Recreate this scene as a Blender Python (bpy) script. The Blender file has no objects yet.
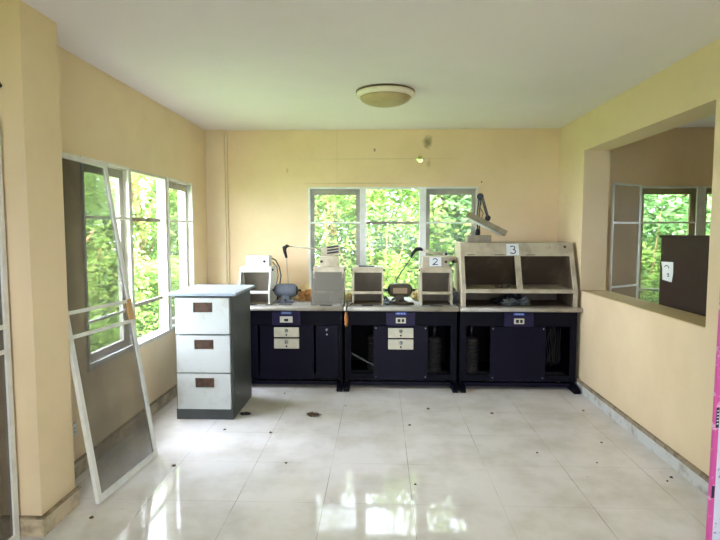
import bpy, bmesh, math, random
from mathutils import Vector, Matrix, noise
random.seed(7)
S = bpy.context.scene
COL = S.collection
R = math.radians

# ---------------------------------------------------------------- camera
cam = bpy.data.cameras.new('camera'); co = bpy.data.objects.new('camera', cam); COL.objects.link(co)
cam.sensor_width = 36; cam.lens = 36*540/720
cam.clip_start = .02; cam.clip_end = 200
co.location = (0, 0, 1.55)
co.rotation_euler = (R(90-4.236), 0, R(2.1))
S.camera = co

# ---------------------------------------------------------------- world, sun, daylight
SKY = 20.0
w = bpy.data.worlds.new('sky'); S.world = w; w.use_nodes = True
wn = w.node_tree; bg = wn.nodes['Background']
tc = wn.nodes.new('ShaderNodeTexCoord'); nz = wn.nodes.new('ShaderNodeTexNoise'); nz.inputs['Scale'].default_value = 2.5
cr = wn.nodes.new('ShaderNodeValToRGB')
cr.color_ramp.elements[0].position = .35; cr.color_ramp.elements[0].color = (.62, .74, 1, 1)
cr.color_ramp.elements[1].position = .65; cr.color_ramp.elements[1].color = (.84, .90, 1, 1)
wn.links.new(tc.outputs['Generated'], nz.inputs['Vector']); wn.links.new(nz.outputs['Fac'], cr.inputs['Fac'])
wn.links.new(cr.outputs['Color'], bg.inputs['Color'])
bg.inputs['Strength'].default_value = SKY

def light(name, kind, loc, rot, energy, color=(1, 1, 1), size=None, portal=False):
    l = bpy.data.lights.new(name, kind); l.energy = energy; l.color = color
    o = bpy.data.objects.new(name, l); COL.objects.link(o); o.location = loc; o.rotation_euler = rot
    if size:
        l.shape = 'RECTANGLE'; l.size, l.size_y = size
    if portal: l.cycles.is_portal = True
    return o
sun = light('sun', 'SUN', (0, 0, 20), (0, 0, 0), 14.0, (1, .93, .82)); sun.data.angle = R(2)
sun.rotation_euler = Vector((.62, -.05, 1.15)).to_track_quat('Z', 'Y').to_euler()
# portals guide the sky's light through the real window openings
light('rear_window_portal', 'AREA', (.2, -2.5, 1.55), (R(90), 0, 0), 1, size=(1.6, 1.1), portal=True)
light('left_window_portal', 'AREA', (-2.03, 4.43, 1.32), (0, R(-90), 0), 1, size=(1.4, 2.06), portal=True)
light('back_window_portal', 'AREA', (.14, 6.09, 1.32), (R(-90), 0, 0), 1, size=(1.87, 1.4), portal=True)
light('side_room_window_portal', 'AREA', (3.75, 6.09, 1.32), (R(-90), 0, 0), 1, size=(1.9, 1.4), portal=True)

S.view_settings.view_transform = 'Standard'; S.view_settings.look = 'None'
S.view_settings.gamma = 1; S.view_settings.use_curve_mapping = False
S.view_settings.exposure = 0.75

# ---------------------------------------------------------------- materials
def srgb(r, g, b):
    f = lambda c: (c/255/12.92) if c/255 <= .04045 else ((c/255+.055)/1.055)**2.4
    return (f(r), f(g), f(b), 1)

def mat(name, col, rough=.6, metal=0, spec=.4, dirt=None, dscale=4, damt=.4, bump=0, bscale=60, thr=(.45, .7)):
    m = bpy.data.materials.new(name); m.use_nodes = True; t = m.node_tree; b = t.nodes['Principled BSDF']
    b.inputs['Roughness'].default_value = rough; b.inputs['Metallic'].default_value = metal
    b.inputs['Specular IOR Level'].default_value = spec
    c = t.nodes.new('ShaderNodeTexCoord')
    n = t.nodes.new('ShaderNodeTexNoise'); n.inputs['Scale'].default_value = dscale; n.inputs['Detail'].default_value = 6
    n.inputs['Roughness'].default_value = .65
    t.links.new(c.outputs['Object'], n.inputs['Vector'])
    r = t.nodes.new('ShaderNodeMapRange'); r.inputs[1].default_value = thr[0]; r.inputs[2].default_value = thr[1]
    r.inputs[4].default_value = damt
    t.links.new(n.outputs['Fac'], r.inputs[0])
    mx = t.nodes.new('ShaderNodeMix'); mx.data_type = 'RGBA'
    mx.inputs[6].default_value = col; mx.inputs[7].default_value = dirt or tuple(x*.8 for x in col[:3])+(1,)
    t.links.new(r.outputs[0], mx.inputs[0]); t.links.new(mx.outputs[2], b.inputs['Base Color'])
    if bump:
        n2 = t.nodes.new('ShaderNodeTexNoise'); n2.inputs['Scale'].default_value = bscale
        t.links.new(c.outputs['Object'], n2.inputs['Vector'])
        bp = t.nodes.new('ShaderNodeBump'); bp.inputs['Strength'].default_value = bump; bp.inputs['Distance'].default_value = .002
        t.links.new(n2.outputs['Fac'], bp.inputs['Height']); t.links.new(bp.outputs[0], b.inputs['Normal'])
    return m

M = {}
M['wall'] = mat('cream_paint', srgb(230, 208, 170), .75, dirt=srgb(217, 193, 152), dscale=1.3, damt=.6, bump=.15)
M['wall_side'] = mat('dimmed_side_room_paint', srgb(214, 192, 148), .75, dirt=srgb(196, 172, 128), dscale=1.5, damt=.6)  # darker version of the cream, the side room's dimness put into the colour
M['ceiling'] = mat('ceiling_paint', srgb(236, 229, 230), .85, dirt=srgb(226, 219, 218), dscale=1, damt=.5)
M['skirting'] = mat('marbled_skirting', srgb(205, 190, 160), .4, dirt=srgb(110, 90, 66), dscale=7, damt=.8, thr=(.42, .68))
M['skirting_grey'] = mat('grey_skirting', srgb(205, 205, 198), .4, dirt=srgb(120, 108, 88), dscale=8, damt=.7, thr=(.48, .7))
M['skirting_dirt'] = mat('dusty_skirting_ledge', srgb(158, 142, 116), .8, dirt=srgb(92, 78, 60), dscale=12, damt=.9)
M['alu'] = mat('white_coated_aluminium', srgb(226, 226, 220), .4, dirt=srgb(190, 184, 170), dscale=9, damt=.5)
M['sash'] = mat('grey_window_frame', srgb(188, 180, 166), .5, dirt=srgb(140, 130, 116), dscale=6, damt=.6)
M['dark_bar'] = mat('weathered_bar', srgb(130, 122, 106), .5)
M['brown_frame'] = mat('brown_window_frame', srgb(150, 128, 92), .5, dirt=srgb(110, 90, 62), dscale=5)
M['navy'] = mat('navy_laminate', srgb(15, 12, 31), .45, spec=.12, dirt=srgb(12, 11, 24), dscale=3, damt=.7)
M['navy_dark'] = mat('dark_navy_frame', srgb(11, 10, 22), .5, spec=.1, dirt=srgb(10, 9, 18), dscale=4, damt=.7)
M['purple'] = mat('purple_plate', srgb(27, 20, 56), .45, spec=.25, dirt=srgb(24, 19, 50), dscale=6)
M['inside'] = mat('dark_bench_interior', srgb(12, 11, 13), .9, spec=.1)
M['worktop'] = mat('dusty_worktop', srgb(158, 154, 146), .6, dirt=srgb(94, 86, 74), dscale=5, damt=.8, thr=(.4, .65))
M['worktop_edge'] = mat('worktop_edge_strip', srgb(178, 172, 158), .5, dirt=srgb(128, 118, 100), dscale=6, damt=.6)
M['drawer'] = mat('cream_drawer_front', srgb(214, 210, 190), .4, dirt=srgb(186, 178, 150), dscale=9, damt=.5)
M['cab_front'] = mat('pale_grey_drawer', srgb(182, 186, 182), .4, dirt=srgb(150, 140, 122), dscale=5, damt=.6, thr=(.52, .72))
M['cab_body'] = mat('grey_steel', srgb(72, 76, 76), .4, dirt=srgb(54, 55, 52), dscale=4, damt=.6)
M['rust'] = mat('brown_recess', srgb(82, 58, 42), .6, dirt=srgb(38, 28, 20), dscale=20, damt=.9)
M['lid'] = mat('pale_blue_grey_board', srgb(152, 162, 174), .35, dirt=srgb(150, 152, 150), dscale=5, damt=.5)
M['hood_white'] = mat('white_hood', srgb(212, 212, 202), .4, dirt=srgb(190, 184, 160), dscale=7, damt=.4)
M['hood_cream'] = mat('dusty_cream_hood', srgb(194, 182, 156), .55, dirt=srgb(138, 124, 98), dscale=6, damt=.7)
M['lining'] = mat('grey_hood_lining', srgb(118, 108, 92), .6, dirt=srgb(84, 76, 62), dscale=5, damt=.7)
M['lining_dark'] = mat('dirty_brown_lining', srgb(78, 64, 48), .6, dirt=srgb(112, 98, 74), dscale=4, damt=.7)
M['black'] = mat('black_plastic', srgb(24, 24, 26), .4)
M['steel'] = mat('dull_steel', srgb(150, 152, 156), .35, metal=.8)
M['motor_blue'] = mat('blue_grey_motor_paint', srgb(98, 104, 114), .4, dirt=srgb(68, 70, 74), dscale=12, damt=.6)
M['motor_brown'] = mat('dusty_brown_motor_paint', srgb(92, 82, 66), .6, dirt=srgb(62, 54, 42), dscale=12, damt=.7)
M['taupe'] = mat('aged_taupe_enamel', srgb(158, 146, 122), .5, dirt=srgb(112, 100, 80), dscale=10, damt=.7)
M['suction'] = mat('dull_brown_plastic', srgb(44, 40, 38), .7)
M['reveal'] = mat('weathered_cream_frame', srgb(206, 200, 186), .5, dirt=srgb(176, 166, 146), dscale=6, damt=.6)
M['plate'] = mat('tan_name_plate', srgb(158, 136, 104), .5)
M['paper'] = mat('white_paper', srgb(232, 236, 236), .8)
M['ink'] = mat('blue_black_ink', srgb(38, 44, 66), .7)
M['blue_tag'] = mat('blue_label', srgb(48, 92, 176), .5)
M['brown_paper'] = mat('brown_crumpled_paper', srgb(176, 128, 74), .8, dirt=srgb(120, 82, 46), dscale=20, damt=.7)
M['cream_paper'] = mat('yellowed_paper', srgb(214, 192, 140), .8, dirt=srgb(180, 150, 100), dscale=20)
M['orange'] = mat('rusty_orange', srgb(176, 112, 52), .6, dirt=srgb(110, 66, 34), dscale=20, damt=.8)
M['tape'] = mat('tan_tape', srgb(206, 166, 112), .6, dirt=srgb(176, 120, 70), dscale=20, damt=.7)
M['brown_wood'] = mat('dark_brown_wood', srgb(50, 34, 24), .5, dirt=srgb(36, 25, 18), dscale=3)
M['door_dark'] = mat('dark_door', srgb(70, 54, 40), .6)
M['lamp_rim'] = mat('cream_lamp_rim', srgb(238, 228, 210), .5)
M['lamp_glass'] = mat('amber_glass_bowl', srgb(184, 164, 122), .35, dirt=srgb(156, 136, 94), dscale=5, damt=.6)
M['lamp_gasket'] = mat('dusty_brown_gasket', srgb(110, 90, 62), .7)
M['debris'] = mat('brown_debris', srgb(92, 76, 58), .9)
M['bark'] = mat('tree_bark', srgb(178, 140, 96), .9, dirt=srgb(120, 92, 64), dscale=6, damt=.7)
M['grass'] = mat('garden_grass', srgb(110, 140, 60), .9, dirt=srgb(80, 100, 44), dscale=1, damt=.8)
M['eave'] = mat('eave_board', srgb(120, 108, 90), .8)
M['pink'] = mat('pink_printed_border', srgb(222, 92, 164), .35, dirt=srgb(240, 190, 216), dscale=14, damt=.8, thr=(.55, .6))
M['print'] = mat('white_floral_print', srgb(224, 226, 240), .35, dirt=srgb(108, 112, 150), dscale=9, damt=.8, thr=(.56, .6))
M['plastic'] = mat('crumpled_plastic', srgb(110, 116, 114), .3, dirt=srgb(36, 40, 40), dscale=12, damt=.8)

def see_through(name, col, opacity, rough=.6, glossy=0.):
    m = bpy.data.materials.new(name); m.use_nodes = True; t = m.node_tree
    b = t.nodes['Principled BSDF']; b.inputs['Base Color'].default_value = col; b.inputs['Roughness'].default_value = rough
    out = t.nodes['Material Output']; tr = t.nodes.new('ShaderNodeBsdfTransparent'); mx = t.nodes.new('ShaderNodeMixShader')
    c = t.nodes.new('ShaderNodeTexCoord'); n = t.nodes.new('ShaderNodeTexNoise'); n.inputs['Scale'].default_value = 3
    t.links.new(c.outputs['Object'], n.inputs['Vector'])
    r = t.nodes.new('ShaderNodeMapRange'); r.inputs[1].default_value = .3; r.inputs[2].default_value = .7
    r.inputs[3].default_value = opacity*.85; r.inputs[4].default_value = opacity*1.15
    t.links.new(n.outputs['Fac'], r.inputs[0]); t.links.new(r.outputs[0], mx.inputs[0])
    t.links.new(tr.outputs[0], mx.inputs[1]); t.links.new(b.outputs[0], mx.inputs[2]); t.links.new(mx.outputs[0], out.inputs[0])
    return m
M['mesh'] = see_through('insect_mesh', srgb(150, 148, 140), .17, .8)
M['mesh_dark'] = see_through('dusty_dark_insect_mesh', srgb(84, 78, 68), .42, .8)
M['glass'] = see_through('dusty_window_glass', srgb(225, 235, 235), .07, .05)
M['shield'] = see_through('scratched_clear_shield', srgb(128, 122, 108), .55, .6)

# leaves: part reflecting, part letting light through
def leaf_mat(name, c1, c2):
    m = bpy.data.materials.new(name); m.use_nodes = True; t = m.node_tree
    for n in list(t.nodes):
        if n.type == 'BSDF_PRINCIPLED': t.nodes.remove(n)
    out = t.nodes['Material Output']; d = t.nodes.new('ShaderNodeBsdfDiffuse'); tl = t.nodes.new('ShaderNodeBsdfTranslucent')
    mx = t.nodes.new('ShaderNodeMixShader'); mx.inputs[0].default_value = .5
    g = t.nodes.new('ShaderNodeNewGeometry'); c = t.nodes.new('ShaderNodeMix'); c.data_type = 'RGBA'
    c.inputs[6].default_value = c1; c.inputs[7].default_value = c2
    t.links.new(g.outputs['Random Per Island'], c.inputs[0])
    t.links.new(c.outputs[2], d.inputs[0]); t.links.new(c.outputs[2], tl.inputs[0])
    t.links.new(d.outputs[0], mx.inputs[1]); t.links.new(tl.outputs[0], mx.inputs[2]); t.links.new(mx.outputs[0], out.inputs[0])
    return m
M['leaf'] = leaf_mat('light_green_leaves', srgb(108, 148, 66), srgb(178, 198, 110))
M['leaf_cool'] = leaf_mat('cool_green_leaves', srgb(112, 158, 96), srgb(168, 200, 136))

# floor tiles with fine joints, laid out in the room's own coordinates
def floor_mat():
    m = mat('pale_glazed_tiles', srgb(228, 222, 217), .16, spec=.13, dirt=srgb(192, 184, 168), dscale=2.4, damt=.75, thr=(.42, .72))
    t = m.node_tree; b = t.nodes['Principled BSDF']; base = b.inputs['Base Color'].links[0].from_socket
    c = t.nodes.new('ShaderNodeTexCoord'); sp = t.nodes.new('ShaderNodeSeparateXYZ'); t.links.new(c.outputs['Object'], sp.inputs[0])
    def mth(op, a, v=None):
        n = t.nodes.new('ShaderNodeMath'); n.operation = op
        if isinstance(a, (int, float)): n.inputs[0].default_value = a
        else: t.links.new(a, n.inputs[0])
        if v is not None:
            if isinstance(v, (int, float)): n.inputs[1].default_value = v
            else: t.links.new(v, n.inputs[1])
        return n.outputs[0]
    def joint(s, off, step):
        a = mth('FRACT', mth('DIVIDE', mth('SUBTRACT', s, off-20*step), step))
        e = mth('MINIMUM', a, mth('SUBTRACT', 1, a))
        return mth('LESS_THAN', e, .0035)
    jx = joint(sp.outputs[0], .19, .505); jy = mth('MULTIPLY', joint(sp.outputs[1], 2.96, .526), .6)
    j = mth('MAXIMUM', jx, jy)
    n = t.nodes.new('ShaderNodeTexNoise'); n.inputs['Scale'].default_value = 2.2; n.inputs['Detail'].default_value = 5
    t.links.new(c.outputs['Object'], n.inputs['Vector'])
    r = t.nodes.new('ShaderNodeMapRange'); r.inputs[1].default_value = .38; r.inputs[2].default_value = .62; r.inputs[3].default_value = .15; r.inputs[4].default_value = .75
    t.links.new(n.outputs['Fac'], r.inputs[0])
    f = mth('MULTIPLY', j, r.outputs[0])
    mx = t.nodes.new('ShaderNodeMix'); mx.data_type = 'RGBA'; mx.inputs[7].default_value = srgb(112, 98, 78)
    t.links.new(base, mx.inputs[6]); t.links.new(f, mx.inputs[0])
    # small specks of grit
    v = t.nodes.new('ShaderNodeTexVoronoi'); v.inputs['Scale'].default_value = 5
    t.links.new(c.outputs['Object'], v.inputs['Vector'])
    s = mth('LESS_THAN', v.outputs['Distance'], .028)
    mx2 = t.nodes.new('ShaderNodeMix'); mx2.data_type = 'RGBA'; mx2.inputs[7].default_value = srgb(104, 90, 70)
    t.links.new(mx.outputs[2], mx2.inputs[6]); t.links.new(mth('MULTIPLY', s, .6), mx2.inputs[0])
    t.links.new(mx2.outputs[2], b.inputs['Base Color'])
    r2 = t.nodes.new('ShaderNodeMapRange'); r2.inputs[1].default_value = .3; r2.inputs[2].default_value = .7; r2.inputs[3].default_value = .02; r2.inputs[4].default_value = .08
    n3 = t.nodes.new('ShaderNodeTexNoise'); n3.inputs['Scale'].default_value = 1.4; t.links.new(c.outputs['Object'], n3.inputs['Vector'])
    t.links.new(n3.outputs['Fac'], r2.inputs[0]); t.links.new(r2.outputs[0], b.inputs['Roughness'])
    return m
M['floor'] = floor_mat()

# the back wall's paint carries a damp stain and streaks of its own
def stained_wall():
    m = mat('cream_paint_with_stain', srgb(234, 207, 166), .75, dirt=srgb(221, 192, 148), dscale=1.3, damt=.6, bump=.15)
    t = m.node_tree; b = t.nodes['Principled BSDF']; base = b.inputs['Base Color'].links[0].from_socket
    c = t.nodes.new('ShaderNodeTexCoord')
    def spot(px, pz, sx, sz, amt, col, prev):
        mp = t.nodes.new('ShaderNodeMapping'); mp.inputs['Location'].default_value = (-px/sx, 0, -pz/sz); mp.inputs['Scale'].default_value = (1/sx, 0, 1/sz)
        t.links.new(c.outputs['Object'], mp.inputs['Vector'])
        ln = t.nodes.new('ShaderNodeVectorMath'); ln.operation = 'LENGTH'; t.links.new(mp.outputs[0], ln.inputs[0])
        n = t.nodes.new('ShaderNodeTexNoise'); n.inputs['Scale'].default_value = 30; t.links.new(c.outputs['Object'], n.inputs['Vector'])
        ad = t.nodes.new('ShaderNodeMath'); ad.operation = 'ADD'; t.links.new(ln.outputs['Value'], ad.inputs[0]); t.links.new(n.outputs['Fac'], ad.inputs[1])
        r = t.nodes.new('ShaderNodeMapRange'); r.inputs[1].default_value = .8; r.inputs[2].default_value = 1.6; r.inputs[3].default_value = amt; r.inputs[4].default_value = 0
        t.links.new(ad.outputs[0], r.inputs[0])
        mx = t.nodes.new('ShaderNodeMix'); mx.data_type = 'RGBA'; mx.inputs[7].default_value = col
        t.links.new(prev, mx.inputs[6]); t.links.new(r.outputs[0], mx.inputs[0]); return mx.outputs[2]
    d = srgb(140, 118, 84)
    o = spot(.515, 2.50, .055, .075, .85, d, base)
    o = spot(.53, 2.27, .03, .05, .35, d, o)
    o = spot(-1.02, 2.2, .015, .03, .4, d, o)
    o = spot(.02, 2.325, .9, .008, .22, d, o)
    o = spot(-.47, 2.42, .006, .5, .15, d, o)
    o = spot(-.3, 2.06, .7, .01, .3, d, o)
    o = spot(-.06, 2.42, .015, .02, .7, srgb(90, 64, 44), o)
    t.links.new(o, b.inputs['Base Color']); return m
M['wall_back'] = stained_wall()

# ---------------------------------------------------------------- mesh helpers
class MB:
    def __init__(s): s.bm = bmesh.new(); s.mats = []; s.cur = 0
    def m(s, key):
        if key not in s.mats: s.mats.append(key)
        s.cur = s.mats.index(key); return s
    def _fin(s, f0):
        for f in s.bm.faces:
            if f not in f0: f.material_index = s.cur
    def box(s, x0, x1, y0, y1, z0, z1, bev=0.):
        f0 = set(s.bm.faces)
        vs = [s.bm.verts.new((x, y, z)) for x in (x0, x1) for y in (y0, y1) for z in (z0, z1)]
        fs = [s.bm.faces.new([vs[i] for i in q]) for q in ((0,1,3,2),(4,6,7,5),(0,4,5,1),(2,3,7,6),(0,2,6,4),(1,5,7,3))]
        if bev:
            es = {e for f in fs for e in f.edges}
            bmesh.ops.bevel(s.bm, geom=list(es), offset=bev, segments=2, affect='EDGES', profile=.5)
        s._fin(f0); return s
    def prism(s, pts, axis, a, b):
        """extrude a 2D outline along an axis ('x': pts are (y,z), 'y': (x,z), 'z': (x,y))"""
        f0 = set(s.bm.faces)
        mk = {'x': lambda p, t: (t, p[0], p[1]), 'y': lambda p, t: (p[0], t, p[1]), 'z': lambda p, t: (p[0], p[1], t)}[axis]
        A = [s.bm.verts.new(mk(p, a)) for p in pts]; B = [s.bm.verts.new(mk(p, b)) for p in pts]
        s.bm.faces.new(A); s.bm.faces.new(B[::-1]); n = len(pts)
        for i in range(n): s.bm.faces.new([A[i], B[i], B[(i+1) % n], A[(i+1) % n]])
        s._fin(f0); return s
    def tube(s, pts, r, n=10, caps=True):
        f0 = set(s.bm.faces); pts = [Vector(p) for p in pts]; rr = r if isinstance(r, (list, tuple)) else [r]*len(pts)
        rings = []; up = None
        for i, p in enumerate(pts):
            d = (pts[min(i+1, len(pts)-1)] - pts[max(i-1, 0)]).normalized()
            if up is None: up = Vector((0, 0, 1)) if abs(d.z) < .9 else Vector((1, 0, 0))
            a = d.cross(up)
            if a.length < 1e-4: a = d.cross(Vector((0, 1, 0)))
            a.normalize(); b = d.cross(a).normalized(); up = -b if False else up
            rings.append([s.bm.verts.new(p + a*math.cos(2*math.pi*k/n)*rr[i] + b*math.sin(2*math.pi*k/n)*rr[i]) for k in range(n)])
        for i in range(len(rings)-1):
            for k in range(n):
                f = s.bm.faces.new([rings[i][k], rings[i][(k+1) % n], rings[i+1][(k+1) % n], rings[i+1][k]]); f.smooth = True
        if caps: s.bm.faces.new(rings[0]); s.bm.faces.new(rings[-1][::-1])
        s._fin(f0); return s
    def lathe(s, prof, c=(0, 0, 0), n=40, axis='z'):
        f0 = set(s.bm.faces); rings = []
        for r, h in prof:
            ring = []
            for k in range(n):
                a = 2*math.pi*k/n; u, v = r*math.cos(a), r*math.sin(a)
                p = {'z': (u, v, h), 'x': (h, u, v), 'y': (u, h, v)}[axis]
                ring.append(s.bm.verts.new((c[0]+p[0], c[1]+p[1], c[2]+p[2])))
            rings.append(ring)
        for i in range(len(rings)-1):
            for k in range(n):
                f = s.bm.faces.new([rings[i][k], rings[i][(k+1) % n], rings[i+1][(k+1) % n], rings[i+1][k]]); f.smooth = True
        s.bm.faces.new(rings[0]); s.bm.faces.new(rings[-1][::-1])
        s._fin(f0); return s
    def rod(s, p, q, wd, th, bev=0.):
        """rectangular bar from p to q, wd wide (horizontal-ish), th thick"""
        p, q = Vector(p), Vector(q); d = (q-p).normalized(); a = d.cross(Vector((0, 1, 0)))
        if a.length < 1e-3: a = Vector((1, 0, 0))
        a.normalize(); b = a.cross(d).normalized(); f0 = set(s.bm.faces)
        V = [s.bm.verts.new(e + a*sa*wd/2 + b*sb*th/2) for e in (p, q) for sa, sb in ((-1,-1),(1,-1),(1,1),(-1,1))]
        for k in range(4): s.bm.faces.new([V[k], V[(k+1) % 4], V[4+(k+1) % 4], V[4+k]])
        s.bm.faces.new(V[:4][::-1]); s.bm.faces.new(V[4:]); s._fin(f0); return s
    def blob(s, c, size, amp=.35, freq=2.2, sub=3, seed=0):
        f0 = set(s.bm.faces); g = bmesh.ops.create_icosphere(s.bm, subdivisions=sub, radius=1)
        for v in g['verts']:
            n = noise.noise(v.co*freq + Vector((seed, seed*2, 0))); k = 1 + amp*n*1.6
            v.co = Vector((c[0]+v.co.x*size[0]*k, c[1]+v.co.y*size[1]*k, c[2]+v.co.z*size[2]*k))
        s._fin(f0); return s
    def build(s, name, material=None, parent=None, loc=None):
        bmesh.ops.recalc_face_normals(s.bm, faces=s.bm.faces)
        me = bpy.data.meshes.new(name); s.bm.to_mesh(me); s.bm.free()
        o = bpy.data.objects.new(name, me); COL.objects.link(o)
        if s.mats:
            for k in s.mats: me.materials.append(M[k])
        else: me.materials.append(M[material])
        if parent:
            o.parent = parent; Pw = parent.get('_w', None)
            p = parent; off = Vector((0, 0, 0))
            while p: off += p.location; p = p.parent
            # meshes are written in room coordinates: shift into the parent's frame
            me.transform(Matrix.Translation(-off))
        elif loc is not None:
            me.transform(Matrix.Translation(-Vector(loc))); o.location = loc
        return o

def thing(name, label, cat, loc, group=None, kind=None):
    o = bpy.data.objects.new(name, None); COL.objects.link(o); o.location = loc; o.empty_display_size = .05
    if label: o['label'] = label
    if cat: o['category'] = cat
    if group: o['group'] = group
    if kind: o['kind'] = kind
    return o
def tag(o, label, cat, group=None):
    o['label'] = label; o['category'] = cat
    if group: o['group'] = group
    return o
def struct(o, label=None):
    o['kind'] = 'structure'
    if label: o['label'] = label; o['category'] = 'room'
    return o

def wall(name, axis, a, b, u0, u1, z0, z1, holes, material, round_hole=None):
    """wall slab between planes a and b; holes are (u0,u1,z0,z1); one welded mesh"""
    bm = bmesh.new(); H = list(holes)
    if round_hole: cx, cz, rr, hs = round_hole; H.append((cx-hs, cx+hs, cz-hs, cz+hs))
    us = sorted({u0, u1, *[h[0] for h in H], *[h[1] for h in H]}); zs = sorted({z0, z1, *[h[2] for h in H], *[h[3] for h in H]})
    solid = lambda i, j: 0 <= i < len(us)-1 and 0 <= j < len(zs)-1 and not any(h[0] <= (us[i]+us[i+1])/2 <= h[1] and h[2] <= (zs[j]+zs[j+1])/2 <= h[3] for h in H)
    cache = {}
    def V(u, z, t):
        k = (u, z, t)
        if k not in cache: cache[k] = bm.verts.new((t, u, z) if axis == 'x' else (u, t, z))
        return cache[k]
    for i in range(len(us)-1):
        for j in range(len(zs)-1):
            if not solid(i, j): continue
            A, B, C, D = us[i], us[i+1], zs[j], zs[j+1]
            for t in (a, b): bm.faces.new([V(A, C, t), V(B, C, t), V(B, D, t), V(A, D, t)])
            rh = round_hole and (abs(A-(cx+hs)) < 1e-6 or abs(B-(cx-hs)) < 1e-6) and False
            for (di, dj, e) in ((-1, 0, ((A, C), (A, D))), (1, 0, ((B, C), (B, D))), (0, -1, ((A, C), (B, C))), (0, 1, ((A, D), (B, D)))):
                if not solid(i+di, j+dj):
                    (p, q), (r_, s_) = e
                    if round_hole and abs((p+r_)/2-cx) < hs+1e-6 and abs((q+s_)/2-cz) < hs+1e-6: continue
                    bm.faces.new([V(p, q, a), V(r_, s_, a), V(r_, s_, b), V(p, q, b)])
    if round_hole:
        n = 32
        for t in (a, b):
            for k in range(n):
                pts = []
                for kk in (k, k+1):
                    an = 2*math.pi*kk/n + math.pi/4; c_, s_ = math.cos(an), math.sin(an); f = hs/max(abs(c_), abs(s_))
                    pts.append(((cx+rr*c_, cz+rr*s_), (cx+f*c_, cz+f*s_)))
                mk = lambda p: bm.verts.new((t, p[0], p[1]) if axis == 'x' else (p[0], t, p[1]))
                bm.faces.new([mk(pts[0][0]), mk(pts[0][1]), mk(pts[1][1]), mk(pts[1][0])])
        for k in range(n):
            q = []
            for kk in (k, k+1):
                an = 2*math.pi*kk/n + math.pi/4; q.append((cx+rr*math.cos(an), cz+rr*math.sin(an)))
            mk = lambda p, t: bm.verts.new((t, p[0], p[1]) if axis == 'x' else (p[0], t, p[1]))
            bm.faces.new([mk(q[0], a), mk(q[1], a), mk(q[1], b), mk(q[0], b)])
        bmesh.ops.remove_doubles(bm, verts=bm.verts, dist=1e-5)
    bmesh.ops.recalc_face_normals(bm, faces=bm.faces)
    me = bpy.data.meshes.new(name); bm.to_mesh(me); bm.free(); me.materials.append(M[material])
    o = bpy.data.objects.new(name, me); COL.objects.link(o); return struct(o)

# ---------------------------------------------------------------- room shell
XL, XR, YB, ZC = -1.91, 1.93, 5.97, 2.64
XR2, XS = 2.17, 5.2                    # far face of the partition, far wall of the side room
struct(MB().box(XL-.14, XS+.14, -2.54, YB+.14, -.12, 0).build('floor', 'floor'))
struct(MB().box(XL-.14, XS+.14, -2.54, YB+.14, ZC, ZC+.14).build('ceiling', 'ceiling'))
LW = [(3.41, 4.07), (4.11, 4.77), (4.81, 5.45)]
BW = [(-.79, -.20), (-.155, .44), (.485, 1.07)]
SW = [(2.80, 3.42), (3.47, 4.10), (4.15, 4.75)]
Z0, Z1 = .62, 2.02
wall('wall_left', 'x', XL-.14, XL, -2.4, YB+.14, 0, ZC, [(3.41, 5.45, Z0, Z1), (.75, 2.46, 0, 2.06)], 'wall')
wall('wall_back', 'y', YB, YB+.14, XL, XS+.14, 0, ZC, [(-.79, 1.07, Z0, Z1), (2.80, 4.75, Z0, Z1)], 'wall_back', (.435, 2.322, .038, .06))
wall('wall_right', 'x', XR, XR2, -2.4, YB, 0, ZC, [(3.24, 5.25, .965, 2.30)], 'wall')
wall('wall_rear', 'y', -2.54, -2.4, XL-.14, XS+.14, 0, ZC, [(-.6, 1.0, 1.0, 2.1)], 'wall')
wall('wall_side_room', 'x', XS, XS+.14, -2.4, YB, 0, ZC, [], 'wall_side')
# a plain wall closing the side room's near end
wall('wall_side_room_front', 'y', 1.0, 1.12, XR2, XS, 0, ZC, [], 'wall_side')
# posts on the left: a deep one near the camera, a shallow one in the back corner
p = MB().m('wall').box(XL, -1.71, 2.58, 2.88, 0, ZC).build('wall_left_pillar'); struct(p)
p = MB().m('wall').box(XL, -1.70, 5.92, YB, 0, ZC).build('wall_back_pillar'); struct(p)
struct(MB().m('wall').box(-1.70, -1.678, 5.945, YB, 0, ZC).build('trim_1'))
# sill board in the partition opening
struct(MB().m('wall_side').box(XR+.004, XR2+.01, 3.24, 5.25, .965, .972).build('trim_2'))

def skirt(name, box, m, ledge):
    b = MB().m(m).box(*box); x0, x1, y0, y1, z0, z1 = box
    b.m('skirting_dirt').box(*ledge); struct(b.build(name))
skirt('baseboard_left', (XL, XL+.014, 2.88, 5.92, 0, .095), 'skirting', (XL, XL+.02, 2.88, 5.92, .095, .104))
skirt('baseboard_right', (XR-.014, XR, -2.4, 5.97, 0, .085), 'skirting_grey', (XR-.02, XR, -2.4, 5.97, .085, .112))
skirt('baseboard_pillar_side', (-1.71, -1.694, 2.564, 2.896, 0, .095), 'skirting', (-1.71, -1.688, 2.558, 2.90, .095, .104))
skirt('baseboard_pillar_front', (XL, -1.71, 2.564, 2.58, 0, .095), 'skirting', (XL, -1.71, 2.558, 2.58, .095, .104))
skirt('baseboard_back', (-1.70, XR-.02, YB-.014, YB, 0, .09), 'skirting', (-1.70, XR-.02, YB-.02, YB, .09, .1))

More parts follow.
